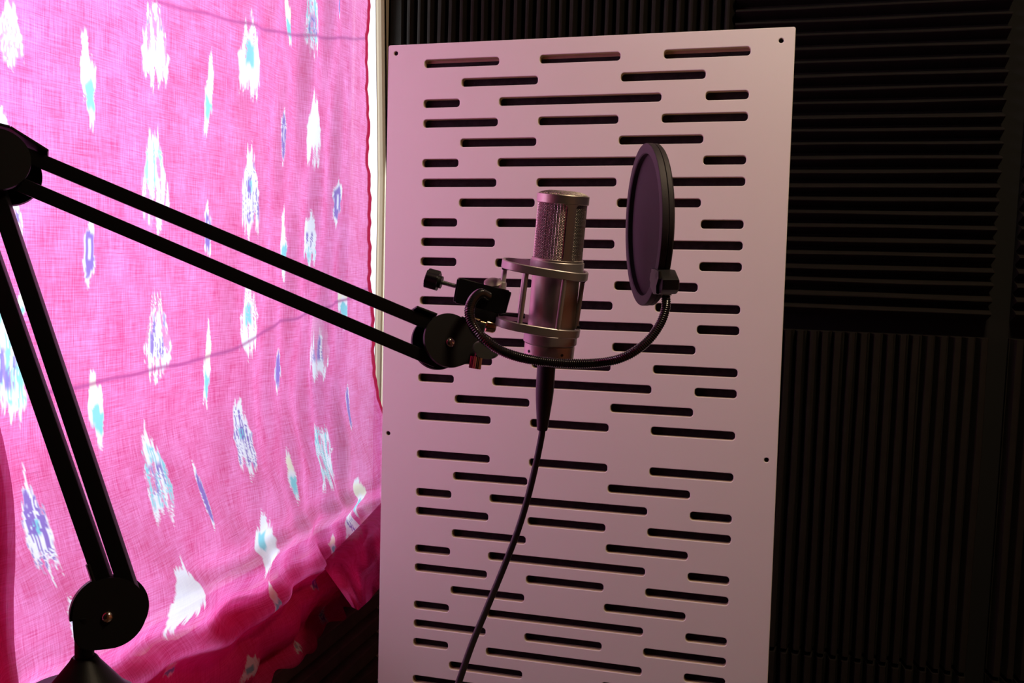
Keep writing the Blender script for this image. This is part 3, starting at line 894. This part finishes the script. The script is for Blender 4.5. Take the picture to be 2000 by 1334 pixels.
for ang in (-62, -145, 30):
    bm = BM(); d = Vector((math.cos(math.radians(ang)), math.sin(math.radians(ang)), 0)); c = Mm @ (d * 0.0264 + Vector((0, 0, mh(684))))
    dz = (Mm.to_3x3() @ d).normalized(); q = axes_from(dz, mz_)
    lathe(bm, [(0.0016, -0.002), (0.0016, 0.0006), (0, 0.0006)], frame(c, *q), 12); obj('set_screw', bm, M['inner'], base, 35)
# head cage: two bands and two struts
R1 = 0.0272
def band(bm, h0, h1, r_in, r_out):
    lathe(bm, [(r_in, h0), (r_out - 0.0006, h0), (r_out, h0 + 0.0006), (r_out, h1 - 0.0006), (r_out - 0.0006, h1), (r_in, h1), (r_in, h0)], Mm, 96, cap=False)
bm = BM()
band(bm, mh(519), mh(502.5), 0.0235, R1); band(bm, mh(397), mh(380), 0.0235, R1)
hb, ht = mh(503), mh(396.5)
def strut(bm, a0, a1):
    nz, na = 18, 10; rows = []
    cr = 0.0045
    for i in range(nz + 1):
        z = hb + (ht - hb) * (0.5 - 0.5 * math.cos(math.pi * i / nz)); e = 0.0
        dz = min(z - hb, ht - z)
        if dz < cr: e = cr - math.sqrt(max(0, cr * cr - (cr - dz) ** 2))
        e /= R1
        rows.append([(a0 - e + (a1 - a0 + 2 * e) * k / na, z) for k in range(na + 1)])
    o_ = [[bm.verts.new(Mm @ Vector((R1 * math.cos(a), R1 * math.sin(a), z))) for a, z in r] for r in rows]
    i_ = [[bm.verts.new(Mm @ Vector((0.0235 * math.cos(a), 0.0235 * math.sin(a), z))) for a, z in r] for r in rows]
    for r0, r1 in zip(range(nz), range(1, nz + 1)):
        for k in range(na):
            bm.faces.new((o_[r0][k], o_[r0][k + 1], o_[r1][k + 1], o_[r1][k])); bm.faces.new((i_[r0][k], i_[r1][k], i_[r1][k + 1], i_[r0][k + 1]))
        for k in (0, na):
            bm.faces.new((o_[r0][k], o_[r1][k], i_[r1][k], i_[r0][k]))
th = -90 + 19
strut(bm, math.radians(th - 9.5), math.radians(th + 9.5)); strut(bm, math.radians(th + 180 - 9.5), math.radians(th + 180 + 9.5))
obj('head_cage', bm, M['satin'], mic, 30)
# woven wire grille (side and domed top)
bm = BM(); RG = 0.0252; nv_, nh_ = 104, 44
for k in range(nv_):
    a = 2 * math.pi * k / nv_
    tube(bm, [Mm @ Vector(((RG + (0.00035 if (i + k) % 2 else -0.00035)) * math.cos(a), (RG + (0.00035 if (i + k) % 2 else -0.00035)) * math.sin(a), hb - 0.001 + (ht - hb + 0.002) * i / nh_)) for i in range(nh_ + 1)], 0.00034, 4, cap=False)
for i in range(nh_):
    z = hb - 0.001 + (ht - hb + 0.002) * (i) / nh_
    tube(bm, [Mm @ Vector(((RG + (0.00035 if (i + k) % 2 == 0 else -0.00035)) * math.cos(2 * math.pi * k / nv_), (RG + (0.00035 if (i + k) % 2 == 0 else -0.00035)) * math.sin(2 * math.pi * k / nv_), z)) for k in range(nv_)], 0.00034, 4, closed=True)
grille = obj('wire_grille', bm, M['wire'], mic, 60)
bm = BM(); lathe(bm, [(0.0238, hb), (0.0238, ht), (0.0238, mh(382)), (0.021, mh(377.5)), (0.012, mh(375)), (0, mh(374.5))], Mm, 64)
obj('grille_lining', bm, M['inner'], grille, 40)
bm = BM(); RT = 0.0256
def dome(x, y): 
    r = math.hypot(x, y) / RT; return mh(380) + 0.0036 * (1 - r ** 4)
n_t = 34
for ax_i in (0, 1):
    for k in range(n_t):
        c_ = -RT + 2 * RT * (k + 0.5) / n_t; hw = math.sqrt(max(1e-9, RT * RT - c_ * c_)); m_ = max(3, int(hw / 0.0009))
        pts = []
        for i in range(m_ + 1):
            s_ = -hw + 2 * hw * i / m_; x, y = (s_, c_) if ax_i == 0 else (c_, s_)
            pts.append(Mm @ Vector((x, y, dome(x, y) + (0.0003 if (i + k + ax_i) % 2 else -0.0003))))
        tube(bm, pts, 0.00036, 4, cap=False)
obj('top_grille', bm, M['wire'], mic, 60)

# ------------------------------------------------------------------ shock mount
sm = thing('shock_mount', P(1052, 640, 0.93), 'silver oval shock mount of two rings and slim rods around the microphone body', 'shock mount')
back_ = mz_.cross(mx_)
if back_.dot(VIEW) < 0: back_ = -back_


def ring_pts(c, a, b_, n=96, ex=2.7):
    out_ = []
    for k in range(n):
        q = 2 * math.pi * k / n; cs, sn = math.cos(q), math.sin(q)
        out_.append((math.copysign(abs(cs) ** (2 / ex), cs) * a, math.copysign(abs(sn) ** (2 / ex), sn) * b_))
    return out_


cu_, cl_ = P(1064, 526, 0.929), P(1049, 635, 0.938)
RA, RB2 = 0.0455, 0.0400
rx_ = (mx_ - mz_ * 0.075).normalized()          # the rings sit a little askew on the body
rz_ = (mz_ + mx_ * 0.075).normalized()


def flat_ring(c, h, a, b_, thk):
    bm = BM(); o2, i2 = ring_pts(c, a, b_), ring_pts(c, a - thk, b_ - thk); n = len(o2); rings = []
    e = 0.0006
    for (src, z) in ((o2, -h / 2 + e), (o2, h / 2 - e), ([(0.985 * x, 0.985 * y) for x, y in o2], h / 2), (i2, h / 2), (i2, -h / 2), ([(0.985 * x, 0.985 * y) for x, y in o2], -h / 2)):
        rings.append([bm.verts.new(c + rx_ * x + back_ * y + rz_ * z) for x, y in src])
    for r0, r1 in zip(rings, rings[1:] + rings[:1]):
        for k in range(n): bm.faces.new((r0[k], r0[(k + 1) % n], r1[(k + 1) % n], r1[k]))
    return bm


upper = obj('upper_ring', flat_ring(cu_, 0.0085, RA, RB2, 0.0032), M['satin_ring'], sm, 35)
lower = obj('lower_ring', flat_ring(cl_, 0.0088, RA, RB2, 0.0032), M['satin_ring'], sm, 35)


def rod(a, b_, r, nm='rod'):
    bm = BM(); tube(bm, [a, a.lerp(b_, 0.5), b_], r, 16); return obj(nm, bm, M['satin_ring'], sm, 40)


def rp(c, x, y, z=0.0): return c + rx_ * x + back_ * y + rz_ * z


for x, y in ((-0.0195, -0.0355), (0.0195, -0.0355), (0.0408, -0.004), (-0.0195, 0.0355), (0.0195, 0.0355)):
    rod(rp(cu_, x, y, -0.003), rp(cl_, x, y, 0.003), 0.0027 if y < -0.01 else 0.0024)
# collars gripping the microphone
for h0, h1, rr_ in ((507, 528, 0.0283), (649, 668, 0.0283)):
    bm = BM(); z0, z1 = mh(h1), mh(h0)
    lathe(bm, [(0.0262, z0), (rr_ - 0.0005, z0), (rr_, z0 + 0.0005), (rr_, z1 - 0.0005), (rr_ - 0.0005, z1), (0.0266, z1), (0.0262, z0)], Mm, 80, cap=False)
    obj('grip_collar', bm, M['satin_ring'], sm, 30)
# elastic bands
for c, sgn in ((cu_, -1), (cl_, 1)):
    for x in (-1, 1):
        bm = BM(); e = rp(c, x * (RA - 0.0055), 0, sgn * 0.0055)
        lathe(bm, [(0.0, -0.0014), (0.0042, -0.0014), (0.0048, 0), (0.0042, 0.0014), (0.0, 0.0014)], frame(e, mx_, back_, mz_), 20)
        axp = mb + ma * ((e - mb).dot(ma)); ctr_d = (e - axp); inner = axp + ctr_d.normalized() * 0.0292
        for dy in (-0.010, 0.010):
            tube(bm, [e, e.lerp(inner + back_ * dy, 0.5), inner + back_ * dy], 0.0013, 8)
        obj('elastic_band', bm, M['black_rubber'], sm, 40)
# left stem, swivel and thread adapter
bm = BM()
a, b_ = P(986, 522, 0.929), P(979, 580, 0.932)
tube(bm, [a, a.lerp(b_, 0.46), a.lerp(b_, 0.50), a.lerp(b_, 0.54), b_], [0.0028, 0.0028, 0.0034, 0.0041, 0.0041], 18)
c2_ = P(966, 622, 0.936); tube(bm, [b_, b_.lerp(c2_, 0.5), c2_], 0.0036, 16)
obj('stem', bm, M['white_pole'], sm, 40)
bm = BM(); c = P(963, 558, 0.928); q = axes_from((UP * 0.80 - VIEW * 0.5).normalized(), RIGHT)
lathe(bm, [(0.0, -0.008), (0.0085, -0.008), (0.0085, 0.001), (0.0095, 0.002), (0.0095, 0.0045), (0.006, 0.0058), (0, 0.006)], frame(c, *q), 40)
obj('swivel_cap', bm, M['satin'], sm, 35, label='round silver swivel cap')
bm = BM(); q = axes_from((RIGHT * 0.96 - UP * 0.2 + VIEW * 0.2).normalized(), UP)
c = P(942, 634, 0.925)
lathe(bm, [(0.0, -0.012), (0.0062, -0.012), (0.0062, -0.004), (0.0048, -0.003), (0.0048, 0.003), (0.0066, 0.004), (0.0066, 0.012), (0.0058, 0.0135), (0, 0.0135)], frame(c, *q), 32)
obj('thread_adapter', bm, M['brass'], sm, 35, label='brass toned thread adapter')
bm = BM(); c = P(948, 607, 0.93)
obox(bm, c, (RIGHT * 0.97 - UP * 0.2).normalized(), (UP * 0.97 + RIGHT * 0.2).normalized(), VIEW, (0.026, 0.026, 0.018), 0.004)
obox(bm, P(966, 628, 0.93), (RIGHT * 0.97 - UP * 0.2).normalized(), (UP * 0.97 + RIGHT * 0.2).normalized(), VIEW, (0.006, 0.022, 0.016), 0.0025)
obox(bm, P(932, 650, 0.905), (RIGHT * 0.97 - UP * 0.2).normalized(), (UP * 0.97 + RIGHT * 0.2).normalized(), VIEW, (0.014, 0.022, 0.014), 0.003)
obj('swivel_bracket', bm, M['black_plastic'], sm, 35)

# ------------------------------------------------------------------ pop filter
pop = thing('pop_filter', P(1268, 596, 0.905), 'round black mesh pop filter on a curved gooseneck clamped beside the shock mount', 'pop filter')
pc_ = P(1267, 440, 0.905); 
fn = (-RIGHT * 0.996 - VIEW * 0.087).normalized()
pu_, pv_, pw_ = axes_from(fn, UP + RIGHT * 0.015)
RP = px_len(pc_, 157)
Mf = frame(pc_, pu_, pv_, pw_)
def rim(z0, z1, r_in, r_out, b0, b1):
    bm = BM()
    lathe(bm, [(r_in, z0), (r_out - b0, z0), (r_out, z0 + b0), (r_out, z1 - b1), (r_out - b1 * 0.3, z1 - b1 * 0.3), (r_out - b1, z1), (r_in + 0.001, z1), (r_in, z1 - 0.001), (r_in, z0)], Mf, 160, cap=False)
    return bm
obj('front_rim', rim(0.0002, 0.0068, RP - 0.0105, RP, 0.0005, 0.0010), M['filter_rim'], pop, 30)
obj('rear_rim', rim(-0.0058, -0.0002, RP - 0.0105, RP - 0.0003, 0.0016, 0.0005), M['filter_rim'], pop, 30)
bm = BM(); lathe(bm, [(RP - 0.010, 0.0012), (RP * 0.6, 0.0016), (RP * 0.3, 0.0018), (0.0, 0.0018)], Mf, 96, cap=False)
lathe(bm, [(RP - 0.010, -0.0012), (RP * 0.5, -0.0012), (0.0, -0.0012)], Mf, 96, cap=False)
obj('mesh_screen', bm, M['filter_mesh'], pop, 40)
# clip at the lower right of the hoop
def on_hoop(px, py, z):
    """point of the hoop's plane, z in front of its middle, under a pixel; in hoop axes"""
    d = V(ray(px, py)); c = V(CAM); o_ = pc_ + pw_ * z; q = c + d * ((o_ - c).dot(pw_) / d.dot(pw_)) - pc_
    return (q.dot(pu_), q.dot(pv_))


bm = BM()
prism(bm, [on_hoop(px, py, 0.0085) for px, py in ((1271, 547), (1273, 533), (1281, 525), (1289, 530), (1289, 545), (1284, 558), (1285, 574), (1277, 570), (1276, 558))], Mf @ Matrix.Translation((0, 0, 0.0085)), 0.003, 0.0008)
prism(bm, [on_hoop(px, py, -0.001) for px, py in ((1288, 524), (1303, 527), (1311, 547), (1310, 566), (1306, 574), (1291, 575), (1285, 560))], Mf @ Matrix.Translation((0, 0, -0.001)), 0.017, 0.002)
hx2, hy2 = on_hoop(1280, 539, 0.0105)
lathe(bm, [(0.0, -0.001), (0.0034, -0.001), (0.0034, 0.0006), (0.0020, 0.0006), (0.0020, -0.0005), (0.0, -0.0005)], Mf @ Matrix.Translation((hx2, hy2, 0.0095)), 20)
tube(bm, [P(1299, 560, 0.902), P(1301, 578, 0.902)], 0.0056, 18)
obj('hoop_clip', bm, M['black_plastic'], pop, 35)
# gooseneck
gp = [P(*q) for q in ((952, 578, 0.905), (939, 573, 0.892), (925, 583, 0.880), (917, 604, 0.870), (920, 628, 0.864), (934, 652, 0.860), (958, 673, 0.860), (990, 690, 0.866),
                      (1040, 703, 0.877), (1110, 710, 0.887), (1175, 708, 0.895), (1222, 696, 0.898), (1262, 669, 0.900), (1288, 635, 0.902), (1300, 602, 0.903), (1300, 572, 0.903))]
path = resample(spline(gp, 24), 0.00055)
rad = [0.0046 + 0.00038 * math.cos(2 * math.pi * i / 4.0) for i in range(len(path))]
bm = BM(); tube(bm, path, rad, 16); obj('gooseneck', bm, M['black_chrome'], pop, 60)
# clamp
cax = (P(996, 566, 0.905) - P(897, 545, 0.905)).normalized(); cay = (UP - cax * UP.dot(cax)).normalized(); caz = cax.cross(cay)
cc = P(940, 580, 0.908)
bm = BM()
def c2d(px, py): q = P(px, py, 0.908) - cc; return (q.dot(cax), q.dot(cay))
prism(bm, [c2d(*q) for q in ((897, 543), (906, 544), (950, 557), (994, 567), (996, 572), (984, 612), (979, 614), (940, 604), (890, 592), (888, 588))], frame(cc, cax, cay, caz), 0.005, 0.0015)
for (q0, q1) in (((897, 545), (889, 590)), ((995, 569), (983, 612))):
    a, b_ = P(*q0, 0.908), P(*q1, 0.908); d = (b_ - a).normalized()
    obox(bm, (a + b_) / 2 + VIEW * 0.010, d, caz, d.cross(caz), ((b_ - a).length * 0.98, 0.022, 0.0045), 0.0012)
clampb = obj('clamp_body', bm, M['black_metal'], pop, 30)
bm = BM(); sa, sb = P(858, 550, 0.922), P(912, 565, 0.922)
sp = resample([sa, sb], 0.0004); tube(bm, sp, [0.0023 + 0.0003 * math.cos(2 * math.pi * i / 3) for i in range(len(sp))], 12)
screw = obj('clamp_screw', bm, M['knob_grey'], pop, 60)
bm = BM(); ka = (sb - sa).normalized(); q = axes_from((ka - VIEW * 0.12).normalized(), UP)
kn = []
for k in range(60):
    a = 2 * math.pi * k / 60; kn.append(((0.0098 + 0.0014 * math.cos(5 * a)) * math.cos(a), (0.0098 + 0.0014 * math.cos(5 * a)) * math.sin(a)))
prism(bm, kn, frame(P(845, 547, 0.922), *q), 0.0135, 0.0015); lathe(bm, [(0.0065, 0.006), (0.0065, 0.010)], frame(P(845, 547, 0.922), *q), 20)
obj('clamp_knob', bm, M['black_plastic'], screw, 30)

# ------------------------------------------------------------------ microphone cable
cab = thing('microphone_cable', P(1067, 706, 0.945), 'black microphone cable with a tapered plug hanging below the microphone', 'cable')
ct, cbm = P(1068, 700, 0.945), P(1059, 840, 0.955)
ca = (cbm - ct); cL = ca.length; q = axes_from(ca, RIGHT)
Mc = frame(ct, *q); k_ = px_len(ct, 1)
bm = BM(); lathe(bm, [(0.0, 0.003), (17.6 * k_, 0.003), (17.6 * k_, cL * 0.05), (18 * k_, cL * 0.10), (17.8 * k_, cL * 0.45), (16.5 * k_, cL * 0.58), (10.5 * k_, cL * 0.985), (10 * k_, cL), (0, cL)], Mc, 40)
obj('plug', bm, M['cable'], cab, 35)
cp = [cbm.lerp(ct, 0.05)] + [P(*w) for w in ((1058, 850, 0.955), (1047, 905, 0.955), (1030, 975, 0.95), (1010, 1040, 0.945), (983, 1110, 0.94), (950, 1190, 0.93), (922, 1258, 0.92), (897, 1330, 0.91), (868, 1420, 0.90))]
last = cp[-1]
cp += [last + Vector((-0.03, -0.02, -0.12)), last + Vector((-0.05, -0.05, -0.26)), Vector((last.x - 0.03, last.y - 0.10, 0.03)), Vector((last.x + 0.02, last.y - 0.22, 0.0045)), Vector((last.x + 0.10, last.y - 0.45, 0.0045))]
bm = BM(); pth = resample(spline(cp, 16), 0.004)
pth = [Vector((p.x, p.y, max(p.z, 0.0042))) for p in pth]
tube(bm, pth, 0.0036, 14); obj('cord', bm, M['cable'], cab, 60)

# ------------------------------------------------------------------ desk under the boom arm (below the frame)
desk = thing('side_table', (pcone.x, pcone.y - 0.2, 0), 'dark wooden side table carrying the foot of the boom arm below the curtain', 'table')
dx0, dx1, dy0, dy1, dzt = pcone.x - 0.12, pcone.x + 0.36, pcone.y - 0.48, pcone.y + 0.055, 0.580
bm = BM(); box(bm, (dx0, dy0, dzt - 0.025), (dx1, dy1, dzt), 0.003); obj('tabletop', bm, M['desk'], desk, 30)
for x in (dx0 + 0.03, dx1 - 0.07):
    for y in (dy0 + 0.03, dy1 - 0.07):
        bm = BM(); box(bm, (x, y, 0), (x + 0.04, y + 0.04, dzt - 0.025), 0.003); obj('leg', bm, M['desk'], desk, 30)

# ------------------------------------------------------------------ light
w = D.worlds.new('daylight_sky'); scene.world = w; w.use_nodes = True
nt = w.node_tree; bg = nt.nodes['Background']
tc = nt.nodes.new('ShaderNodeTexCoord'); sp_ = nt.nodes.new('ShaderNodeSeparateXYZ'); nt.links.new(tc.outputs['Generated'], sp_.inputs[0])
rp_ = nt.nodes.new('ShaderNodeValToRGB'); mr = nt.nodes.new('ShaderNodeMapRange'); mr.inputs[1].default_value = -1; mr.inputs[2].default_value = 1
nt.links.new(sp_.outputs['Z'], mr.inputs[0]); nt.links.new(mr.outputs[0], rp_.inputs[0])
rp_.color_ramp.elements[0].position = 0.42; rp_.color_ramp.elements[0].color = (0.50, 0.55, 0.60, 1)
rp_.color_ramp.elements[1].position = 0.56; rp_.color_ramp.elements[1].color = (0.78, 0.90, 1.08, 1)
nt.links.new(rp_.outputs[0], bg.inputs[0]); bg.inputs[1].default_value = 1.4

la = D.lights.new('added_outside_light', 'AREA'); la.shape = 'RECTANGLE'; la.size = 1.0; la.size_y = 1.2; la.energy = 72; la.color = (0.84, 0.91, 1.05)  # added area light outside the window, brightens the curtain towards its left
lo2 = D.objects.new('added_outside_light', la); COL.objects.link(lo2); lo2.location = (XC - 1.10, 0.30, 1.65)
lo2.rotation_euler = (Vector((XC, 0.75, 1.2)) - lo2.location).to_track_quat('-Z', 'Y').to_euler()
lt = D.lights.new('ceiling_lamp', 'AREA'); lt.shape = 'DISK'; lt.size = 0.28; lt.energy = 10.6; lt.color = (1.0, 0.76, 0.50)
lo_ = D.objects.new('ceiling_lamp', lt); COL.objects.link(lo_); lo_.location = (0.35, 0.74, 2.10)

# ------------------------------------------------------------------ camera
cam = D.cameras.new('camera'); co_ = D.objects.new('camera', cam); COL.objects.link(co_)
cam.sensor_width = 36; cam.lens = 36 * F / 2000; cam.clip_start = 0.02
cx, cy, cz = RIGHT, UP, -VIEW
co_.matrix_world = frame(CAM, cx, cy, cz)
scene.camera = co_
vs_ = scene.view_settings
vs_.view_transform = 'Standard'; vs_.look = 'None'; vs_.exposure = 0.0; vs_.gamma = 1.0
vs_.use_curve_mapping = False
